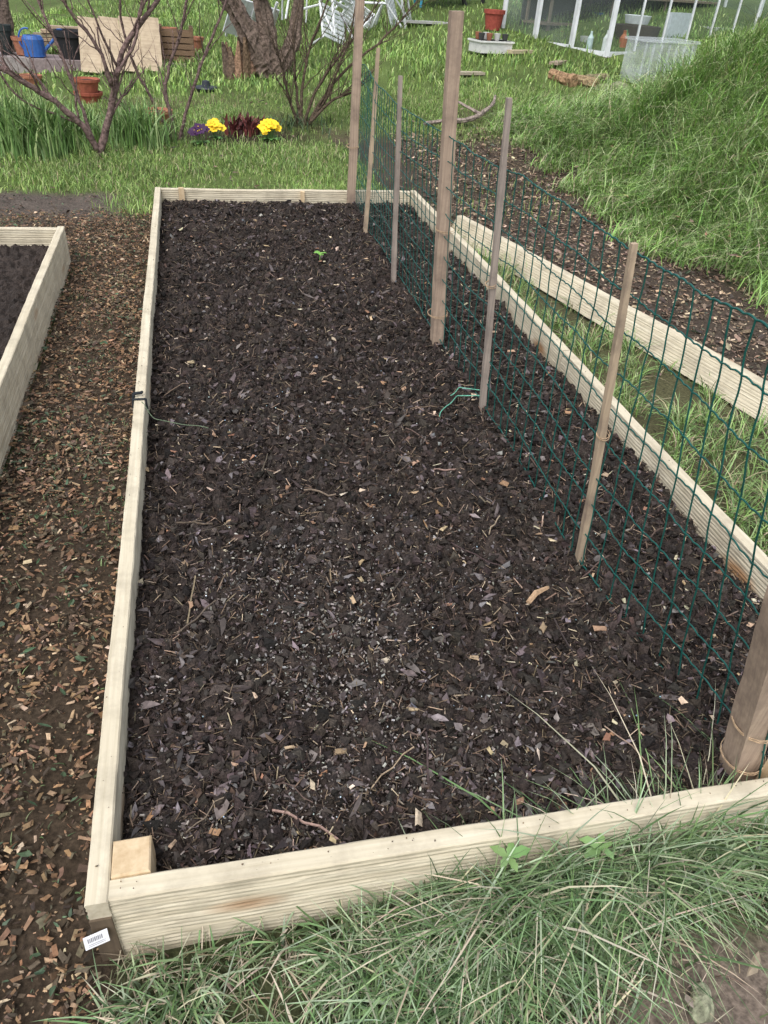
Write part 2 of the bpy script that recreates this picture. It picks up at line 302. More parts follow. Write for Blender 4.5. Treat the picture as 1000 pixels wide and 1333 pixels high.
# ---------------------------------------------------------------- soil in beds
def soilz(x,y): 
    edge=np.minimum(np.minimum(x+.24,1.49-x),np.minimum(y-.72,5.46-y))
    return .128+.022*fbm(x,y,2.2,3,101)+.024*fbm(x,y,8,3,103)-.02*(1-ss(edge/.12))
def soil(name,x0,x1,y0,y1,st,zf):
    ax=np.arange(x0,x1+st,st); ay=np.arange(y0,y1+st,st); A,B=np.meshgrid(ax,ay);x=A.ravel();y=B.ravel()
    f1=fbm(x,y,24,3,105,.65); f2=np.abs(fbm(x,y,14,2,106)); z=zf(x,y)+.022*np.abs(f1)*2-.016+.032*(f2-.25)+.005*vn(x,y,95,108)
    n=fbm(x,y,30,3,109)[:,None]; l=fbm(x,y,1.3,3,110)[:,None]
    c=np.array([.030,.0225,.019])*(1+.6*n+.45*l)
    nx=len(ax);ny=len(ay);I=np.arange(nx*ny).reshape(ny,nx)
    Q=np.stack([I[:-1,:-1],I[:-1,1:],I[1:,1:],I[1:,:-1]],-1).reshape(-1,4)
    return mesh_obj(name,np.stack([x,y,z],1),Q,np.full(len(Q),4),M_soil,np.clip(c,0,1),False)
soil('garden_soil',-.243,1.494,.712,5.477,.006,soilz)
soilz2=lambda x,y:.115+.02*fbm(x,y,2.2,3,201)+.014*fbm(x,y,9,3,203)
soil('garden_soil',-2.5,-.782,.2,4.56,.012,soilz2)
def inbed(n,pw=1.6):
    x=rng.uniform(-.235,1.485,n); y=.72+4.73*rng.random(n)**pw; return x,y
def bedscatter(name,tm,n,sz,cols,mat,flat,jit,dz=0,p=None,xy=None,pw=1.6,var=.35,patch=0,ex=2.5):
    x,y=inbed(n,pw) if xy is None else xy
    if patch: k=rng.random(len(x))<(1-patch+patch*ss((fbm(x,y,4,3,130)+.25)/.4)); x=x[k];y=y[k]
    N=len(x)
    P=np.stack([x,y,soilz(x,y)+dz+rng.uniform(-.006,.012,N)],1)
    sc=(sz[0]+(sz[1]-sz[0])*rng.random(N)**ex)
    S=np.stack([sc,sc*rng.uniform(*sz[2],N),sc*rng.uniform(*sz[3],N)],1)
    R=rotm(rng.uniform(0,2*PI,N),rng.normal(0,flat,N),rng.normal(0,flat,N))
    return scatter(name,tm,P,R,S,pick(cols,N,var,p),mat,jit)
bedscatter('soil_clods',OCT,100000,(.003,.042,(.6,1),(.5,1)),[(.032,.024,.020),(.044,.034,.029),(.019,.015,.013)],M_soil,1,.5,pw=1.35,ex=7)
bedscatter('leaf_mould',FLAKE,42000,(.003,.027,(.35,1),(.5,1)),[(.052,.040,.036),(.085,.069,.066),(.033,.024,.021),(.16,.135,.135),(.07,.045,.033)],M_wet,.7,.5,.004,pw=1.9,patch=.65,ex=3.2,p=[.28,.26,.23,.10,.13])
bedscatter('mulch_fibres',BOX,42000,(.005,.036,(.03,.09),(.03,.06)),[(.14,.10,.07),(.055,.04,.03),(.27,.20,.14),(.035,.025,.02),(.42,.33,.24)],M_bits,.5,.2,.006,p=[.28,.27,.14,.25,.06],pw=1.6)
bedscatter('dead_leaves',LEAF,2600,(.018,.060,(.45,.8),(.3,.9)),[(.055,.042,.040),(.10,.082,.080),(.17,.145,.145),(.04,.028,.025)],M_wet,.55,.45,.008,pw=2.0,patch=.5)
bedscatter('bark_chips',BOX,900,(.004,.026,(.3,.7),(.1,.2)),[(.38,.27,.17),(.54,.45,.33),(.26,.15,.09)],M_bits,.35,.5,.009,pw=1.5,ex=3)
bedscatter('pebbles',OCT,80,(.012,.032,(.7,1),(.5,.8)),[(.20,.19,.20),(.12,.12,.14),(.3,.27,.25)],M_bits,.3,.25,.008,pw=1.3)
n=11000; x=rng.normal(.18,.38,n); y=rng.normal(1.08,.38,n); k=(x>-.22)&(x<1.2)&(y>.78)&(y<2.3)&(rng.random(n)<ss((fbm(x,y,4,3,120)+.3)/.4)); xy=(x[k],y[k])
bedscatter('feed_pellets',BOX,0,(.003,.010,(.3,.5),(.3,.5)),[(.21,.185,.17),(.15,.135,.125),(.32,.30,.28),(.10,.088,.08)],M_bits,.3,.15,.006,xy=xy)
n=110; x=rng.uniform(-.1,1.1,n); y=rng.uniform(.8,2.8,n)
bedscatter('blue_granules',OCT,0,(.004,.006,(.8,1),(.8,1)),[(.35,.5,.6),(.6,.68,.72),(.5,.6,.62)],M_bits,1,.1,.009,xy=(x,y))
# ---------------------------------------------------------------- boards
def board(name,a,b,T,h,ztop,parent,mat=M_board,groove=True,bow=0,tilt=0,warp=.002,seed=0):
    a=np.array(a,float);b=np.array(b,float);L=np.linalg.norm(b-a);ang=math.atan2(b[1]-a[1],b[0]-a[0])
    zs=np.linspace(-h,0,int(h/.0045)+1); g=(.0016*(np.cos(zs/.0125*2*PI)>.2)) if groove else 0*zs
    r=.003; prof=[]
    for z,q in zip(zs,g):
        q=q if (z<-.012 and z>-h+.01) else 0
        prof.append((-T/2+q+(r if z==zs[-1] else 0),z))
    for z,q in list(zip(zs,g))[::-1]:
        q=q if (z<-.012 and z>-h+.01) else 0
        prof.append((T/2-q-(r if z==zs[-1] else 0),z))
    k=len(zs); prof.insert(k-1,(-T/2,-r)); prof.insert(k+2,(T/2,-r))
    prof=np.array(prof); m=len(prof); ns=max(12,int(L/.03)); V=[]
    s=np.linspace(0,L,ns)
    for si in s:
        off=bow*math.sin(PI*si/L)+warp*float(vn(si,seed*3.1,2.2,300+seed)); zo=warp*float(vn(si,seed*2.3,1.7,310+seed))+.0012*float(vn(si,seed,11,320))
        V.append(np.stack([np.full(m,si),prof[:,0]+off+prof[:,1]*tilt+.0006*rng.uniform(-1,1,m),prof[:,1]+zo*1.3],1))
    V=np.concatenate(V)
    I=np.arange(ns*m).reshape(ns,m)
    Q=np.stack([I[:-1],np.roll(I,-1,1)[:-1],np.roll(I,-1,1)[1:],I[1:]],-1).reshape(-1,4)
    idx=list(Q.ravel())+list(I[0])+list(I[-1][::-1]); cnt=[4]*len(Q)+[m,m]
    ob=mesh_obj(name,V,idx,cnt,mat,None,False)
    ob.rotation_euler=(0,0,ang); ob.location=(a[0],a[1],ztop)
    if parent: setp(ob,parent)
    return ob
bedE=empty('raised_bed',(-.26,.7,0))
T=.038
board('left_board',(-.262,.683),(-.256,2.48),T,.215,.200,bedE,seed=1)
board('left_board_far',(-.258,2.484),(-.252,5.50),T,.215,.203,bedE,seed=2)
board('near_board',(-.2425,.702),(1.56,.662),T,.225,.200,bedE,seed=3,warp=.004)
board('far_board',(-.232,5.485),(1.50,5.485),T,.20,.200,bedE,seed=5)
board('right_board',(1.512,.70),(1.520,2.75),T,.20,.200,bedE,bow=.012,seed=6)
board('right_board_far',(1.520,2.754),(1.528,5.50),T,.20,.204,bedE,bow=-.008,seed=7)
M_endshade=mat_wood('shaded_end_grain',(.16,.12,.08),(.09,.065,.045),(.05,.04,.03),2,dirt=.4,knots=False,gs=60)  # dark end-grain brown with the shade of the board end painted in
m=MB(); m.box((0,0,0),(.037,.004,.15)); o=m.obj('end_shade',M_endshade,parent=None); o.location=(-.262,.681,.075); setp(o,bedE)  # thin cap added on the left board's near end to darken it as shade
n=220; side=rng.integers(0,4,n); t=(rng.integers(0,7,n)+rng.normal(0,.25,n))/7; t=np.clip(t,0.01,.99)
x=np.select([side==0,side==1,side==2],[-.259+0*t,1.516+0*t,-.24+1.75*t],-.24+1.75*t)+np.where(side<2,rng.uniform(-.016,.016,n),0)
y=np.select([side==0,side==1,side==2],[.7+4.78*t,.72+4.7*t,.702-.022*1.75*t],5.485+0*t)+np.where(side>=2,rng.uniform(-.014,.014,n),0)
sc=rng.uniform(.0015,.005,n); scatter('soil_crumbs',OCT,np.stack([x,y,.203+sc*.3],1),rotm(rng.uniform(0,6,n),rng.uniform(0,6,n),rng.uniform(0,6,n)),np.stack([sc,sc,sc*.7],1),pick([(.10,.08,.06),(.20,.15,.10)],n),M_bits,.3)
M_post=mat_wood('corner_post_wood',(.62,.49,.32),(.46,.33,.19),(.3,.17,.08),2,dirt=.4,knots=False,gs=50)
def post(name,c,d,z0,z1,parent,mat=M_post,rz=0):
    m=MB(); ax,ay=d[0]/2,d[1]/2;e=.003
    rings=[]
    for z,ins in((z0,0),((z0+z1)/2,0),(z1-e,0),(z1,e)):
        rings+= [(-ax+ins,-ay+ins,z),(ax-ins,-ay+ins,z),(ax-ins,ay-ins,z),(-ax+ins,ay-ins,z)]
    F=[(i*4+k,i*4+(k+1)%4,(i+1)*4+(k+1)%4,(i+1)*4+k) for i in range(3) for k in range(4)]+[(12,13,14,15),(3,2,1,0)]
    m.add(rings,F); ob=m.obj(name,mat); ob.location=(c[0],c[1],0); ob.rotation_euler=(0,0,rz); setp(ob,parent); return ob
post('corner_post',(-.207,.757),(.066,.068),0,.204,bedE)
post('corner_post_near_right',(1.455,.74),(.06,.06),0,.19,bedE)
post('corner_peg',(-.10,5.452),(.036,.022),.05,.215,bedE,rz=.1)
post('corner_peg_mid',(.72,5.452),(.03,.022),.05,.20,bedE,rz=-.15)
post('corner_peg_near',(1.085,.712),(.022,.028),.05,.235,bedE,rz=.2)
bed2E=empty('raised_bed',(-.76,4.6,0))
board('right_board',(-.763,-.2),(-.763,4.60),T,.215,.20,bed2E,seed=8)
board('far_board',(-2.5,4.58),(-.784,4.58),T,.20,.198,bed2E,seed=9)
board('timber_plank',(1.775,5.10),(2.81,.30),.05,.125,.14,None,seed=10,bow=.02,tilt=.45)
m=MB(); Mx=rotm(np.array([.25]),np.array([0.]),np.array([1.05]))[0]; LC=np.array((-.272,.664,.118))
m.box(LC,(.040,.024,.0008),(.78,.79,.82),M=Mx)
for i in range(9): 
    o=Mx@np.array([-.013+i*.0028,.003,.0009]); m.box(LC+o,(.0012 if i%2 else .0018,.008,.0004),(.25,.25,.27),M=Mx)
for i in range(2):
    o=Mx@np.array([0,-.005-.003*i,.0009]); m.box(LC+o,(.028,.0009,.0004),(.35,.35,.37),M=Mx)
m.obj('price_label',M_obj)
# ---------------------------------------------------------------- fence
fence=empty('wire_fence',(1.03,3,0))
stk=[('stake_a',(1.055,5.42,.0),(1.075,5.42,1.75),.031,.028,M_stake),
('lath_a',(1.02,4.725,.0),(1.048,4.725,1.13),.015,.011,M_lath),
('lath_b',(1.016,3.88,.0),(.972,3.88,1.09),.015,.011,M_laths),
('stake_b',(1.036,3.08,.0),(.963,3.08,1.385),.032,.027,M_stake),
('lath_c',(1.033,2.415,.0),(.951,2.415,1.20),.0135,.010,M_laths),
('lath_d',(1.030,1.495,.0),(.934,1.495,1.043),.0125,.0085,M_lath),
('stake_c',(1.085,.765,.0),(.86,.735,1.02),.034,.032,M_stake)]
for nme,a,b,r0,r1,mt in stk:
    m=MB(); a=np.array(a);b=np.array(b);k=24;t=np.linspace(0,1,k)[:,None]
    P=a+(b-a)*t; P[:,0]+=.004*vn(t[:,0]*2,t[:,0]*0+a[1],1.5,33); P[:,1]+=.003*vn(t[:,0]*2,t[:,0]*0+a[1],1.5,34)
    R=(r0+(r1-r0)*t[:,0])*1.18
    if 'lath' in nme: R=R*(1+.10*(np.arange(k)%6==0))
    m.tube(P,R,n=4,jit=.04); m.obj(nme,mt,parent=fence)
def stakeX(Y,z):
    ys=[0.755,1.495,2.415,3.08,3.88,4.725,5.42]; bx=[1.075,1.025,1.03,1.03,1.016,1.02,1.05]; tx=[.86,.934,.951,.963,.972,1.045,1.064]; 
    hz=[1.02,1.04,1.2,1.385,1.09,1.13,1.4]
    s=[(t-b)/h for t,b,h in zip(tx,bx,hz)]
    return np.interp(Y,ys,bx)+np.interp(Y,ys,s)*z
def fpos(Y,u):
    Y=np.asarray(Y,float)
    top=np.interp(Y,[.7,1.06,1.59,2.1,3.18,3.83,5.45],[1.07,1.06,1.0,1.0,.98,.95,.98])+.010*vn(Y,0*Y,1.8,70)
    bot=.140+.012*vn(Y,0*Y,2.5,71)
    z=bot+(top-bot)*u
    X=stakeX(Y,z)+.022+.026*vn(Y,u*.8+0*Y,1.3,72)
    Yo=Y+.035*vn(Y*1.0,u*1.2+0*Y,.9,74)+.004*vn(Y,u*3+0*Y,5,75)
    return np.stack([X,Yo,z+.006*vn(Y,u*9+0*Y,3,76)],-1)
cu=bpy.data.curves.new('wire_mesh','CURVE'); cu.dimensions='3D'; cu.bevel_depth=.0019; cu.bevel_resolution=1
def spl(P,r=1):
    s=cu.splines.new('POLY'); s.points.add(len(P)-1); q=np.ones((len(P),4)); q[:,:3]=P; s.points.foreach_set('co',q.ravel()); s.points.foreach_set('radius',np.full(len(P),r))
rows=10; y0,y1=.74,5.47
for i in range(rows):
    u=i/(rows-1); Y=np.arange(y0,y1,.0125); P=fpos(Y,u)
    P[:,2]+=.0018*np.sin(Y/.0375*2*PI)+.0045*vn(Y,Y*0+i*7,9,80); P[:,0]+=.003*vn(Y,Y*0+i*5,14,81)
    spl(P,1.2 if i in(0,rows-1) else 1)
for q,yy in enumerate(np.arange(y0,y1,.075)):
    u=np.linspace(0,1,34); P=fpos(np.full(34,yy),u); P[:,1]+=.004*vn(u*5,u*0+q*3,1.2,82); P[:,0]+=.003*vn(u*5,u*0+q*3,1.2,83); spl(P,1.0)
fo=bpy.data.objects.new('wire_mesh',cu); cu.materials.append(M_wire); bpy.context.collection.objects.link(fo); setp(fo,fence)
m=MB()
for (x,y,z,r) in [(1.015,3.08,.62,.043),(1.02,3.08,.25,.045),(1.052,.762,.18,.046),(1.03,.758,.30,.046),(1.06,5.42,.5,.043),(.985,2.415,.62,.019),(.985,1.495,.55,.017)]:
    th=np.linspace(0,2*PI,17); 
    for o in(0,.006): m.tube(np.stack([x-.002+r*np.cos(th),y+r*np.sin(th),z+o+.006*np.sin(th+o*100)],1),.0013,(.42,.30,.19),n=4)
m.obj('string_ties',M_bits,parent=fence)
m=MB()
def wig(pts_,r,col,a=.01):
    pts_=np.array(pts_,float); t=np.linspace(0,len(pts_)-1,len(pts_)*8); P=np.stack([np.interp(t,range(len(pts_)),pts_[:,k]) for k in range(3)],1)
    P[:,0]+=a*vn(t,t*0,1.1,91);P[:,1]+=a*vn(t,t*0,1.1,92); m.tube(P,r,col,n=5)
wig([(1.02,2.42,.18),(.93,2.44,.175),(.86,2.38,.17),(.82,2.30,.165)],.002,(.12,.36,.26))
wig([(1.02,2.42,.20),(.95,2.48,.19),(.90,2.46,.17)],.0018,(.12,.36,.26))
wig([(-.258,2.45,.206),(-.20,2.38,.175),(-.10,2.34,.17),(-.02,2.30,.17)],.0016,(.12,.16,.10))
wig([(-.285,2.47,.16),(-.278,2.47,.207),(-.236,2.47,.208),(-.232,2.46,.17)],.004,(.02,.025,.03),.002)
wig([(-.29,2.50,.17),(-.27,2.50,.215),(-.25,2.52,.212)],.006,(.02,.025,.03),.008)
m.obj('garden_twine',M_bits)
m=MB(); m.tube([(.77,1.30,.168),(.80,1.325,.174),(.845,1.345,.170)],[.007,.008,.005],(.42,.28,.17),n=5,jit=.2); m.obj('wood_offcut',M_bits)
m=MB()
for i in range(70):
    x0=rng.uniform(-.15,1.35);yy=.8+3.6*rng.random()**1.4;L=rng.uniform(.04,.17);a=rng.uniform(0,PI)
    t=np.linspace(-.5,.5,5); X_=x0+L*t*math.cos(a);Y_=yy+L*t*math.sin(a)+.006*rng.normal(size=5)
    m.tube(np.stack([X_,Y_,soilz(X_,Y_)+.018+0*t],1),rng.uniform(.001,.0028),pick([(.06,.045,.04),(.24,.18,.13),(.12,.085,.065)],1)[0],n=4)
m.obj('twigs',M_bits)
def stone(name,c,s,col,seed):
    t=bpy.data.meshes.new(name); import bmesh
    bm=bmesh.new(); bmesh.ops.create_icosphere(bm,subdivisions=4,radius=1)
    for v in bm.verts:
        p=v.co; d=1+.18*float(vn(p.x+seed,p.y+p.z,1.3,seed))+.05*float(vn(p.x*3+seed,p.z*3+p.y,2,seed+1)); v.co=Vector((p.x*s[0]*d,p.y*s[1]*d,p.z*s[2]*d))
    bm.to_mesh(t); bm.free(); ca=t.color_attributes.new('Col','FLOAT_COLOR','POINT'); ca.data.foreach_set('color',np.tile([*col,1],len(t.vertices)).astype(np.float32))
    t.polygons.foreach_set('use_smooth',np.ones(len(t.polygons),bool))
    o=bpy.data.objects.new(name,t); t.materials.append(M_bark); o.location=c; bpy.context.collection.objects.link(o); return o
o=stone('stone',(.775,.387,.022),(.036,.020,.020),(.27,.28,.19),3); o.rotation_euler=(0,0,1.0)
stone('soil_lump',(.40,.61,.035),(.032,.026,.024),(.05,.045,.045),5)
def weed(name,c,n,L,cols,W=.55):
    m=MB()
    for i in range(n):
        a=2*PI*i/n+rng.uniform(-.5,.5); l=L*rng.uniform(.5,1); D=np.array([math.cos(a),math.sin(a),0]);S_=np.array([-D[1],D[0],0]); rise=rng.uniform(.5,1.1)
        V=[];k=7
        for j in range(k):
            t=j/(k-1); w=l*W*.5*math.sin(PI*min(1,t*.93+.05))**.8*(1+.15*(-1)**j); z=l*rise*(.75*t-.55*t*t)
            p=np.array(c)+D*l*t*.9+np.array([0,0,z]); V+= [p-S_*w+[0,0,.2*w],p,p+S_*w+[0,0,.2*w]]
        F=[(j*3+q,j*3+q+1,(j+1)*3+q+1,(j+1)*3+q) for j in range(k-1) for q in(0,1)]
        m.add(V,F,pick(cols,1,.2)[0])
    m.tube([(c[0],c[1],0),(c[0]+.003,c[1],c[2]*.5),tuple(c)],.002,cols[0],n=5)
    return m.obj(name,M_grass,True)
WG=[(.20,.32,.12),(.15,.26,.09)]
weed('broadleaf_weed',(.47,.645,.17),5,.058,WG,.42); weed('broadleaf_weed',(.66,.635,.155),5,.052,WG,.42); weed('broadleaf_weed',(.36,.60,.06),4,.045,WG,.4)
weed('seedling',(.65,4.19,.165),6,.05,[(.16,.34,.07)])
# ---------------------------------------------------------------- flower bed
def primrose(name,x,y,petals,eye,n,R,q=.036):
    z=float(H(x,y)); e=empty(name,(x,y,z)); l=weed('leaves',(x,y,z+.01),14,R*1.5,[(.10,.22,.06),(.14,.28,.07)]); setp(l,e)
    m=MB()
    for i in range(n):
        a=rng.uniform(0,2*PI);r=R*math.sqrt(rng.random())*.95; c=np.array((x+r*math.cos(a),y+r*math.sin(a)*.8,z+.09+.07*(1-(r/R)**2)+rng.uniform(-.01,.01)))
        tl=rng.uniform(-1.1,-.4)
        for k in range(5):
            b=2*PI*k/5+a; d=np.array([math.cos(b),math.sin(b)*math.cos(tl),math.sin(b)*math.sin(-tl)]); s=np.array([-math.sin(b),math.cos(b)*math.cos(tl),math.cos(b)*math.sin(-tl)])
            m.add([c,c+d*q*.6-s*q*.45,c+d*q-s*q*.25,c+d*q+s*q*.25,c+d*q*.6+s*q*.45],[(0,1,2,3,4)],pick([petals],1,.12)[0])
        m.lathe(c+np.array([0,-.004,.002]),[(.007,0),(.005,.004),(.0005,.005)],eye,n=6)
        m.tube([(x+r*.3*math.cos(a),y+r*.3*math.sin(a),z),c],.002,(.1,.2,.05),n=4)
    setp(m.obj('flowers',M_grass),e)
primrose('yellow_primrose',.70,7.60,(.88,.60,.02),(.8,.35,.01),34,.095)
primrose('yellow_primrose',.21,7.60,(.86,.60,.03),(.8,.35,.01),18,.07)
primrose('purple_primrose',.07,7.45,(.045,.012,.06),(.7,.5,.05),12,.08)
def leafy(name,x,y,n,L,W,cols,spread=.12,mat=M_grass,lean=(.2,.9)):
    px=x+rng.normal(0,spread,n);py=y+rng.normal(0,spread*.7,n)
    return blades(name,np.stack([px,py,H(px,py)],1),rng.uniform(.5,1,n)*L,rng.uniform(.7,1.2,n)*W,rng.uniform(*lean,n),pick(cols,n,.3),mat)
leafy('red_leaf_plant',.48,7.85,90,.22,.035,[(.12,.03,.03),(.17,.05,.045),(.07,.022,.02)],.08)
leafy('red_leaf_plant',.62,7.95,50,.16,.03,[(.12,.03,.028),(.07,.025,.018)],.06)
IR=[(.17,.29,.09),(.22,.36,.12),(.31,.42,.18),(.11,.20,.06)]
leafy('iris_clump',-1.25,7.2,620,.58,.015,IR,.17,lean=(.1,.9)); leafy('iris_clump',-1.75,7.4,620,.58,.015,IR,.22,lean=(.1,.9))
leafy('iris_clump',-.46,7.45,420,.46,.013,IR,.13,lean=(.1,.9)); leafy('iris_clump',-.92,7.7,160,.34,.013,IR,.10)
leafy('bluebell_clump',.95,8.05,160,.16,.012,[(.05,.09,.04),(.06,.07,.03)],.2)
# ---------------------------------------------------------------- shrubs and trees
def sketch(base,px0,py0,pts_,sx,sz,lean=0,dy=None):
    out=[]
    for i,(a,b) in enumerate(pts_):
        z=(py0-b)*sz; out.append((base[0]+(a-px0)*sx+z*lean,base[1]+(0 if dy is None else dy*i),base[2]+z))
    return out
def smooth_path(P,k=5):
    P=np.array(P,float); t=np.linspace(0,len(P)-1,(len(P)-1)*k+1); Q=np.stack([np.interp(t,range(len(P)),P[:,i]) for i in range(3)],1)
    for _ in range(3): Q[1:-1]=(Q[:-2]+2*Q[1:-1]+Q[2:])/4
    return Q
def branchy(m,P,r0,r1,col,twigs=6,tl=.35,depth=1,n=7):
    Q=smooth_path(P); Q+= .004*rng.normal(size=Q.shape); R=np.linspace(r0,r1,len(Q)); m.tube(Q,R,col,n=n,jit=.08)
    for i in range(twigs):
        k=rng.integers(len(Q)//4,len(Q)-1); d=Q[k+1]-Q[k]; d=d/np.linalg.norm(d); v=rng.normal(size=3); v[2]=abs(v[2])*.8+.3; v/=np.linalg.norm(v); v=d*.6+v*.7; v/=np.linalg.norm(v)
        L=tl*rng.uniform(.5,1.2); p=[Q[k],Q[k]+v*L*.5+rng.normal(size=3)*.02,Q[k]+v*L+rng.normal(size=3)*.05+np.array([0,0,.05*L])]
        rr=min(R[k]*.5,r0*.35)
        if depth>0: branchy(m,p,rr,rr*.35,col,3,tl*.55,depth-1,5)
        else: m.tube(smooth_path(p,3),np.linspace(rr,rr*.4,7),col,n=4)
SH=(.16,.11,.10)
b=(-.79,7.1,.05); f=lambda p,dy=0:sketch(b,132,188,p,.0068,.0061,.15,dy)
m=MB()
branchy(m,f([(132,190),(143,150),(152,100),(160,55),(205,-5),(225,-60)],.03),.034,.012,SH,10,.55)
branchy(m,f([(133,178),(118,148),(88,118),(50,92),(0,62),(-60,40)],-.05),.028,.016,SH,9,.55)
branchy(m,f([(130,175),(112,120),(90,60),(62,0),(50,-60)],.05),.016,.008,SH,10,.45)
branchy(m,f([(150,100),(135,55),(100,15),(85,-40)],-.04),.016,.007,SH,8,.4)
branchy(m,f([(153,90),(175,50),(180,0),(190,-50)],.04),.014,.006,SH,9,.4)
branchy(m,f([(118,148),(80,135),(40,120),(10,60)],.04),.010,.005,SH,7,.35)
m.obj('coppiced_shrub',M_bark,True)
b=(-.14,7.6,.06); f=lambda p,dy=0:sketch(b,230,190,p,.0070,.0064,.1,dy); m=MB()
branchy(m,f([(230,192),(222,150),(214,115),(232,60),(245,0),(250,-50)],.02),.019,.009,SH,9,.4)
branchy(m,f([(231,192),(242,140),(262,80),(285,25),(300,-30)],.03),.017,.008,SH,9,.4)
branchy(m,f([(228,190),(205,140),(180,95),(165,40),(170,-20)],-.03),.015,.008,SH,9,.4)
branchy(m,f([(229,190),(200,165),(160,140),(145,95),(140,50)],-.03),.012,.006,SH,6,.3)
m.obj('coppiced_shrub',M_bark,True)
b=(1.06,8.15,.17); f=lambda p,dy=0:sketch(b,393,165,p,.0076,.0069,.05,dy); m=MB(); BC=(.095,.07,.05)
for p,dy in [([(395,168),(392,120),(400,70),(420,20),(430,-40)],.02),([(396,168),(410,120),(440,80),(470,40),(500,-10)],.05),([(392,168),(375,130),(365,90),(350,60)],-.05),([(394,168),(385,110),(380,50),(395,-10)],.06),([(398,168),(430,130),(455,120),(480,90)],-.04),([(398,166),(420,140),(450,60),(455,0)],.0),([(398,166),(440,100),(500,50),(540,0)],.03)]:
    branchy(m,f(p,dy),.017,.005,BC,14,.45,1,6)
m.obj('bare_bush',M_bark,True)
m=MB(); B=(.85,10.4,.30); f=lambda p,dy=0:sketch(B,340,98,p,.0093,.0084,.03,dy); TC=(.14,.105,.085)
def trunk(P,R,n=16):
    Q=smooth_path(P,9); Rr=np.interp(np.linspace(0,1,len(Q)),np.linspace(0,1,len(R)),R)
    T_=MB(); T_.tube(Q,Rr,n=n); V=np.concatenate(T_.v); 
    for i in range(len(Q)):
        for k in range(n):
            v=V[i*n+k]; v+= (v-Q[i])*(.25*math.sin(k*2.7+i*.15)+.14*rng.uniform(-1,1))
    F=[];o=0
    for c_ in T_.c: F.append(tuple(T_.f[o:o+c_]));o+=c_
    m.add(V,F,TC)
trunk(f([(360,104),(346,75),(325,38),(302,0),(280,-60),(270,-160)],.02),[.21,.13,.11,.10,.08,.06])
trunk(f([(352,85),(352,45),(342,0),(335,-80),(350,-180)],.05),[.12,.09,.075,.07,.05])
trunk(f([(362,90),(385,50),(392,0),(420,-90)],.09),[.11,.07,.05,.04])
for p in [[(300,0),(260,-60),(200,-90)],[(340,0),(380,-60),(420,-120)],[(280,-60),(300,-140),(290,-220)]]:
    branchy(m,f(p,.05),.06,.02,TC,6,.9,2,8)
m.obj('old_tree',M_bark,False)
m=MB(); trunk([(-2.25,12.2,.2),(-2.22,12.2,.9),(-2.3,12.25,1.6),(-2.2,12.3,2.6)],[.10,.07,.06,.04],10)
for q in range(4): branchy(m,[(-2.26,12.22,1.2+.3*q),(-2.26+rng.uniform(-.5,.5),12.3,1.7+.3*q),(-2.26+rng.uniform(-.9,.9),12.4,2.2+.3*q)],.03,.01,TC,5,.5,1,6)
m.obj('young_tree',M_bark,False)
m=MB(); 
for i in range(11):
    a=i/11*2*PI; c=np.array([.62+.15*math.cos(a),10.45+.12*math.sin(a),.25]); hgt=rng.uniform(.2,.5)
    m.tube([c,c+[.01,0,hgt*.5],c+[.03*rng.normal(),0,hgt]],[.07,.05,.015],pick([(.12,.085,.06),(.2,.13,.08)],1)[0],n=6,jit=.3)
m.obj('rotten_stump',M_bark)
m=MB(); z=float(H(3.0,8.0)); m.tube(smooth_path([(2.5,8.0,z+.06),(2.75,8.1,z+.05),(2.95,8.2,z+.1),(3.2,8.55,z+.16),(3.3,8.8,z+.2)]),np.linspace(.028,.014,21)*(1+.15*rng.uniform(-1,1,21)),(.27,.22,.19),n=7,jit=.2)
m.tube(smooth_path([(2.95,8.2,z+.1),(2.8,8.4,z+.16),(2.75,8.55,z+.18)]),np.linspace(.018,.01,11),(.27,.22,.19),n=6,jit=.15)
m.tube(smooth_path([(2.3,8.05,z+.02),(2.6,8.2,z+.04),(2.8,8.15,z+.04)]),np.linspace(.02,.01,11),(.27,.22,.19),n=6,jit=.15); m.obj('driftwood_branch',M_bark)
# ---------------------------------------------------------------- terrace, pots, panel
m=MB(); 
for i in range(6):
    xx=-3.4+i*.62; m.box((xx,11.45+.05*rng.normal(),.22),(.60,.55,.20),pick([(.26,.24,.21),(.20,.19,.17)],1)[0],rz=.03*rng.normal())
m.obj('paving_terrace',M_terra)
def pot(name,x,y,z,r,h,col,rim=True):
    m=MB(); p=[(.001,0),(r*.72,0),(r*.93,h*.8)]; 
    if rim: p+=[(r*1.03,h*.8),(r*1.05,h),(r*.92,h)]
    else: p+=[(r,h),(r*.95,h)]
    p+=[(r*.85,h*.85)]; m.lathe((x,y,z),p,col,n=22); m.lathe((x,y,z),[(r*.86,h*.84),(.001,h*.86)],(.03,.022,.018),n=22); return m.obj(name,M_terra,False)
TE=(.33,.14,.085)
zt=.33
pot('plant_pot',-1.95,11.45,zt,.11,.19,TE); pot('plant_pot',-2.15,11.5,zt,.10,.30,(.03,.04,.04))
pot('plant_pot',-1.35,11.4,zt-.05,.20,.34,(.02,.02,.022)); pot('plant_pot',-2.3,11.3,zt,.10,.17,TE)
pot('plant_pot',-1.72,10.25,.12,.12,.14,TE); pot('plant_pot',-1.02,9.25,.12,.14,.13,(.30,.08,.05)); pot('plant_pot',-1.02,9.25,.24,.13,.13,(.32,.10,.06))
pot('plant_pot',-.30,8.3,.1,.13,.15,TE); pot('plant_pot',-1.0,12.6,.3,.14,.2,(.35,.07,.05)); pot('plant_pot',-.45,11.5,zt,.12,.2,(.25,.12,.08)); pot('plant_pot',-2.6,11.9,zt,.14,.3,(.03,.08,.2))
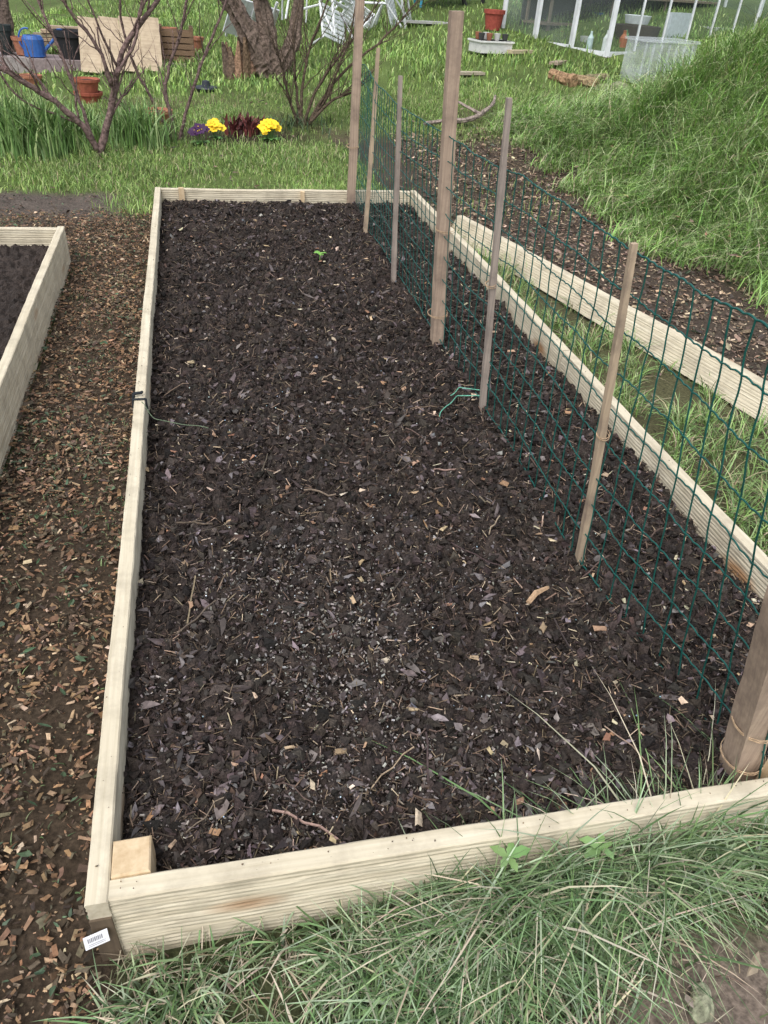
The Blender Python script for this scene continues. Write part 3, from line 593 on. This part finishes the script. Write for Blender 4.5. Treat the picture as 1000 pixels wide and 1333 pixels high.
pot('plant_pot',-1.25,12.9,.3,.16,.24,(.02,.02,.022)); pot('plant_pot',-.2,12.9,.4,.12,.2,TE); pot('plant_pot',.15,12.2,.38,.11,.18,TE)
# blue watering can on the terrace
m=MB(); c=np.array((-1.80,11.35,zt)); Bl=(.03,.11,.36)
m.lathe(c,[(.001,0),(.11,0),(.11,.18),(.09,.22),(.07,.22),(.07,.2)],Bl,n=18,sx=1.15); m.tube([c+[.10,0,.05],c+[.22,-.01,.16],c+[.32,-.02,.28]],[.022,.016,.014],Bl,n=8); m.lathe(c+[.33,-.02,.27],[(.014,0),(.04,.03),(.001,.035)],Bl,n=12)
th=np.linspace(-.3,PI*.95,12); m.tube(np.stack([c[0]-.06-.12*np.sin(th)*.8,c[1]+0*th,c[2]+.17+.12*np.cos(th)],1),.011,Bl,n=6); m.obj('watering_can',M_obj)
def planter(name,c,d,col):
    m=MB()
    for k in range(5):
        z=c[2]+d[2]*(k+.5)/5
        m.box((c[0],c[1]-d[1]/2,z),(d[0],.02,d[2]/5-.012),col);m.box((c[0],c[1]+d[1]/2,z),(d[0],.02,d[2]/5-.012),col)
        m.box((c[0]-d[0]/2,c[1],z),(.018,d[1],d[2]/5-.012),col);m.box((c[0]+d[0]/2,c[1],z),(.018,d[1],d[2]/5-.012),col)
    for sx in(-1,1):
        for sy in(-1,1): m.box((c[0]+sx*d[0]*.46,c[1]+sy*d[1]*.44,c[2]+d[2]/2+.02),(.05,.05,d[2]+.05),tuple(q*.8 for q in col))
    m.box((c[0],c[1],c[2]+d[2]*.8),(d[0]-.03,d[1]-.03,.03),(.03,.02,.018)); return m.obj(name,M_bits)
planter('wooden_planter',(-.10,11.6,.33),(.42,.3,.34),(.20,.13,.08)); planter('wooden_planter',(-2.9,12.6,.3),(.7,.4,.4),(.28,.22,.16))
P0=empty('wooden_panel',(-.75,11.0,.2)); 
for i in range(4):
    m=MB(); m.box((0,0,0),(.235,.018,.72)); ob=m.obj('slat_%d'%(i+1),M_old); ob.location=(-1.12+i*.238,11.08+i*.02,.50+.012*i); ob.rotation_euler=(-.75,.06,.08); setp(ob,P0)
for i in range(2):
    m=MB(); m.box((0,0,0),(.94,.03,.04)); ob=m.obj('batten_%d'%(i+1),M_old); ob.location=(-.76,11.13+.3*i,.36+.28*i); ob.rotation_euler=(-.75,.06,.08); setp(ob,P0)
m=MB()
for i in range(5): m.box((-1.4+.05*i,12.4+.02*i,.38+.045*i),(1.5-.1*i,.16,.035),pick([(.34,.27,.19),(.25,.2,.15)],1)[0],rz=.05*rng.normal())
m.obj('stacked_planks',M_bits)
m=MB(); z=float(H(.2,9.8)); m.lathe((.2,9.8,z),[(.10,.0),(.13,.03),(.12,.045),(.05,.055),(.04,.10),(.001,.11)],(.02,.025,.035)); m.obj('garden_light',M_obj)
def chair(name,o,rz,tip):
    m=MB(); W=(.72,.75,.76); S=.45
    for sx in(-S/2,S/2):
        m.tube([(sx,-.25,0),(sx,-.23,.42),(sx,.22,.42),(sx,.35,.95)],.016,W,n=6); m.tube([(sx,.28,0),(sx,.18,.42),(sx,-.28,.62)],.016,W,n=6); m.tube([(sx,-.30,.62),(sx,.28,.66)],.02,W,n=6)
    for k in range(7): m.box((0,-.2+k*.065,.43),(S,.045,.014),W)
    for k in range(6): m.box((0,.24+k*.022,.52+k*.08),(S,.014,.05),W)
    ob=m.obj(name,M_obj); ob.location=o; ob.rotation_euler=(tip[0],tip[1],rz); return ob
chair('garden_chair',(1.75,12.3,.62),.6,(1.1,.3)); chair('garden_chair',(2.25,12.6,.66),-.5,(-1.0,.5)); chair('garden_chair',(1.5,13.4,.75),2.4,(.1,0)); chair('garden_chair',(2.7,13.2,.85),1.2,(1.3,-.3))
m=MB(); Mq=rotm(np.array([.3]),np.array([.2]),np.array([.5]))[0]; m.box((.95,12.7,.75),(.7,.03,.5),(.5,.52,.54),M=Mq)
for k in range(5): m.box((.95-.28+k*.14,12.66,.77),(.03,.03,.52),(.6,.62,.64),M=Mq)
m.obj('white_pallet_panel',M_obj)
m=MB(); c=np.array((4.05,14.0,1.0)); Bc=(.03,.22,.32)
m.lathe(c+[0,0,.25],[(.001,0),(.22,0),(.40,.25),(.42,.26)],Bc,n=16,sx=1.25); m.tube([c+[-.9,.1,.45],c+[-.3,.15,.25],c+[.55,0,.15]],.02,Bc); m.tube([c+[-.9,-.3,.45],c+[-.3,-.2,.25],c+[.55,0,.15]],.02,Bc)
th=np.linspace(0,2*PI,20); m.tube(np.stack([c[0]+.6+.17*np.cos(th),c[1]+0*th,c[2]+.17+.17*np.sin(th)],1),.035,(.02,.02,.02)); m.tube([c+[-.3,.15,.25],c+[-.35,.2,0]],.02,Bc);m.tube([c+[-.3,-.2,.25],c+[-.35,-.25,0]],.02,Bc)
m.obj('wheelbarrow',M_obj)
# ---------------------------------------------------------------- greenhouse
C0=np.array((5.51,10.70,.70)); u=np.array((.894,.447,0)); v=np.array((-.447,.894,0)); up=np.array((0,0,1.)); Lg,Wg,Hg=4.9,1.95,1.45
GH=empty('greenhouse',tuple(C0))
def W3(a,b,c): return C0+u*a+v*b+up*c
fr=MB(); angz=math.atan2(.447,.894)
def bar(p,q,r=.02): fr.tube([p,q],r*1.3,n=4)
pl=MB(); 
def wallbox(a0,a1,b0,b1,z0,z1,mb,col): mb.box(W3((a0+a1)/2,(b0+b1)/2,(z0+z1)/2),(abs(a1-a0),abs(b1-b0),z1-z0),col,rz=angz)
wallbox(-.04,Lg+.04,-.05,.05,-.6,.0,pl,(.20,.18,.15)); wallbox(-.05,.05,.053,Wg+.05,-.6,.0,pl,(.22,.2,.17)); wallbox(.06,Lg,Wg-.05,Wg+.05,-.6,0,pl,(.2,.18,.15)); wallbox(Lg-.05,Lg+.04,.06,Wg-.06,-.6,0,pl,(.2,.18,.15))
pl.obj('plinth',M_terra,parent=GH)
n=8
for i in range(n+1):
    a=Lg*i/n; r=.03 if i in(0,n) else .014
    bar(W3(a,0,0),W3(a,0,Hg),r); bar(W3(a,Wg,0),W3(a,Wg,Hg),r); bar(W3(a,0,Hg),W3(a,Wg/2,Hg+.6),r*.8); bar(W3(a,Wg,Hg),W3(a,Wg/2,Hg+.6),r*.8)
for z in(.03,Hg): 
    bar(W3(0,0,z),W3(Lg,0,z),.03); bar(W3(0,Wg,z),W3(Lg,Wg,z),.03); bar(W3(0,0,z),W3(0,Wg,z),.03); bar(W3(Lg,0,z),W3(Lg,Wg,z),.03)
bar(W3(0,Wg/2,Hg+.6),W3(Lg,Wg/2,Hg+.6),.03)
for b_ in(.62,1.3): bar(W3(0,b_,0),W3(0,b_,Hg+.35),.03); bar(W3(Lg,b_,0),W3(Lg,b_,Hg+.35),.02)
bar(W3(-.03,.58,.06),W3(-.03,1.25,.06),.022);bar(W3(-.03,.58,.75),W3(-.03,1.25,.75),.022);bar(W3(-.03,.58,.0),W3(-.03,.58,Hg),.022);bar(W3(-.03,1.25,.0),W3(-.03,1.25,Hg),.022)
fr.obj('frame',M_alu,parent=GH)
g=MB(); 
def quad(mb,a,b,c,d,col=(1,1,1)): mb.add([a,b,c,d],[(0,1,2,3)],col)
quad(g,W3(0,0,.03),W3(Lg,0,.03),W3(Lg,0,Hg),W3(0,0,Hg)); quad(g,W3(0,Wg,.03),W3(Lg,Wg,.03),W3(Lg,Wg,Hg),W3(0,Wg,Hg))
g.add([W3(0,0,.03),W3(0,Wg,.03),W3(0,Wg,Hg),W3(0,Wg/2,Hg+.6),W3(0,0,Hg)],[(0,1,2,3,4)]); g.add([W3(Lg,0,.03),W3(Lg,Wg,.03),W3(Lg,Wg,Hg),W3(Lg,Wg/2,Hg+.6),W3(Lg,0,Hg)],[(0,1,2,3,4)])
quad(g,W3(0,0,Hg),W3(Lg,0,Hg),W3(Lg,Wg/2,Hg+.6),W3(0,Wg/2,Hg+.6)); quad(g,W3(0,Wg,Hg),W3(Lg,Wg,Hg),W3(Lg,Wg/2,Hg+.6),W3(0,Wg/2,Hg+.6))
g.obj('glass_panes',M_glass,parent=GH)
it=MB(); wallbox(.06,Lg-.06,.06,Wg-.06,-.05,.0,it,(.07,.055,.045))
wallbox(.3,Lg-.1,1.35,1.85,.62,.65,it,(.22,.17,.12)); wallbox(.3,Lg-.1,1.35,1.85,.25,.28,it,(.18,.14,.1)); wallbox(.3,Lg-.1,1.87,1.90,.0,.9,it,(.04,.045,.035))
for a in(.35,1.8,3.2,4.7): 
    for b_ in(1.38,1.82): wallbox(a,a+.04,b_,b_+.03,0,.62,it,(.2,.16,.12))
def lth(a,b_,z,prof,col,n=14): it.lathe(W3(a,b_,z),prof,col,n=n)
bottle=[(.001,0),(.05,0),(.05,.2),(.02,.25),(.02,.29),(.001,.29)]
lth(.15,.15,0,bottle,(.7,.72,.7)); lth(.12,.40,0,[(r*.8,z*.9) for r,z in bottle],(.5,.6,.6)); lth(.62,.22,0,[(r*1.1,z) for r,z in bottle],(.36,.12,.05)); lth(.85,.35,0,bottle,(.12,.25,.12))
lth(1.15,.4,.0,[(.001,0),(.26,0),(.33,.34),(.31,.34),(.26,.06)],(.09,.07,.06),18); lth(1.1,.4,.36,[(.001,0),(.16,0),(.19,.1),(.17,.1),(.001,.06)],(.72,.74,.75),18)
wallbox(1.6,2.1,.18,.24,.02,.52,it,(.62,.66,.7)); wallbox(2.2,2.7,.25,.6,0,.25,it,(.15,.2,.12)); wallbox(2.95,3.4,.2,.55,0,.35,it,(.5,.5,.48))
for i in range(46):
    a=rng.uniform(.3,Lg-.3); r=rng.uniform(.05,.12); zz=rng.choice([0,.0,.28,.65]); b_=rng.uniform(1.42,1.78) if zz>0 else rng.uniform(.3,1.7); lth(a,b_,zz,[(.001,0),(r*.7,0),(r,r*1.8),(r*.9,r*1.8),(r*.8,r)],[(.36,.13,.07),(.03,.03,.03),(.5,.5,.48),(.06,.2,.08),(.35,.05,.04),(.05,.12,.25)][rng.integers(6)])
it.obj('contents',M_obj,parent=GH)
m=MB(); c=(5.72,9.72); zb=float(H(*c))-.02; w_,d_,h_=.82,.42,.44
R_=angz*.35; m.box((c[0],c[1],zb+h_/2),(w_*.94,d_*.9,h_),rz=R_); m.box((c[0],c[1],zb+h_+.012),(w_,d_,.03),rz=R_)
for k in range(-3,4): m.box((c[0]+k*.115,c[1]-d_*.46+k*.115*math.tan(R_),zb+h_/2),(.02,.02,h_*.9),rz=R_)
m.obj('plastic_storage_box',M_clear)
m=MB(); c=(4.0,11.1); z=float(H(*c)); m.box((c[0],c[1],z+.09),(.48,.32,.14),(.62,.62,.60),rz=.2); m.box((c[0],c[1],z+.15),(.52,.36,.02),(.7,.7,.68),rz=.2)
for i in range(6): m.lathe((c[0]-.17+.11*(i%4),c[1]-.08+.14*(i//4),z+.16),[(.03,0),(.045,.08),(.04,.08),(.001,.06)],[(.05,.05,.05),(.3,.12,.07),(.5,.5,.48)][i%3],n=10)
m.obj('seed_tray',M_obj)
pot('plant_pot',4.45,12.35,float(H(4.45,12.35)),.15,.25,(.32,.07,.05))
def log(name,c,L,r,rz,col):
    m=MB(); z=float(H(c[0],c[1]))+r*.7; d=np.array([math.cos(rz),math.sin(rz),.05]); Pq=[np.array((c[0],c[1],z))+d*t for t in np.linspace(-L/2,L/2,6)]; m.tube(Pq,r,col,n=9,jit=.15); m.obj(name,M_bark)
log('log',(4.5,9.75),.42,.07,1.9,(.30,.19,.11)); log('log',(4.72,9.6),.36,.06,2.3,(.26,.19,.11)); log('log',(4.95,9.75),.4,.05,.4,(.2,.17,.1))
stone('stone',(4.9,9.4,float(H(4.9,9.4))),(.14,.1,.07),(.16,.18,.09),9); stone('stone',(5.15,9.5,float(H(5.15,9.5))),(.10,.1,.06),(.2,.2,.13),11)
def flat(name,c,d,rz,col):
    m=MB(); m.box((c[0],c[1],float(H(c[0],c[1]))+.03),d,col,rz=rz); m.obj(name,M_bits)
flat('timber_offcut',(3.4,10.1),(.42,.12,.03),.3,(.38,.33,.25)); flat('timber_offcut',(4.4,11.0),(.45,.10,.04),.5,(.45,.38,.25)); flat('timber_offcut',(4.75,10.5),(.5,.12,.03),.9,(.3,.24,.18)); flat('timber_offcut',(3.6,12.9),(.8,.2,.03),.2,(.4,.4,.38))
# ---------------------------------------------------------------- camera, light
cam=bpy.data.cameras.new('camera'); co=bpy.data.objects.new('camera',cam); bpy.context.collection.objects.link(co)
r_=Vector((.974,-.2179,.0633)).normalized(); f_=Vector((.2122,.7770,-.5934)).normalized(); u_=r_.cross(f_).normalized(); r_=f_.cross(u_).normalized()
Mx=Matrix((( r_[0],u_[0],-f_[0],0),(r_[1],u_[1],-f_[1],0),(r_[2],u_[2],-f_[2],1.5),(0,0,0,1)))
co.matrix_world=Mx; cam.sensor_fit='VERTICAL'; cam.sensor_height=36; cam.lens=26; cam.clip_end=400; cam.clip_start=.05
bpy.context.scene.camera=co
el=math.radians(58); az=math.radians(215)
w=bpy.data.worlds.new('World'); bpy.context.scene.world=w; w.use_nodes=True; nt=w.node_tree; bg=nt.nodes['Background']
sky=nt.nodes.new('ShaderNodeTexSky'); sky.sky_type='NISHITA'; sky.sun_disc=False; sky.sun_elevation=el; sky.sun_rotation=az; sky.dust_density=4; sky.ozone_density=1
hs=nt.nodes.new('ShaderNodeHueSaturation'); hs.inputs['Saturation'].default_value=.38; hs.inputs['Value'].default_value=1.65
nt.links.new(sky.outputs[0],hs.inputs['Color']); nt.links.new(hs.outputs[0],bg.inputs[0]); bg.inputs[1].default_value=.15
sl=bpy.data.lights.new('sun','SUN'); sl.energy=1.2; sl.angle=math.radians(50); sl.color=(1,.985,.96); so=bpy.data.objects.new('sun',sl); bpy.context.collection.objects.link(so)
sd=Vector((math.sin(az)*math.cos(el),math.cos(az)*math.cos(el),math.sin(el))); so.rotation_euler=sd.to_track_quat('Z','Y').to_euler()
sc=bpy.context.scene; sc.view_settings.view_transform='Standard'; sc.view_settings.look='None'; sc.view_settings.exposure=0
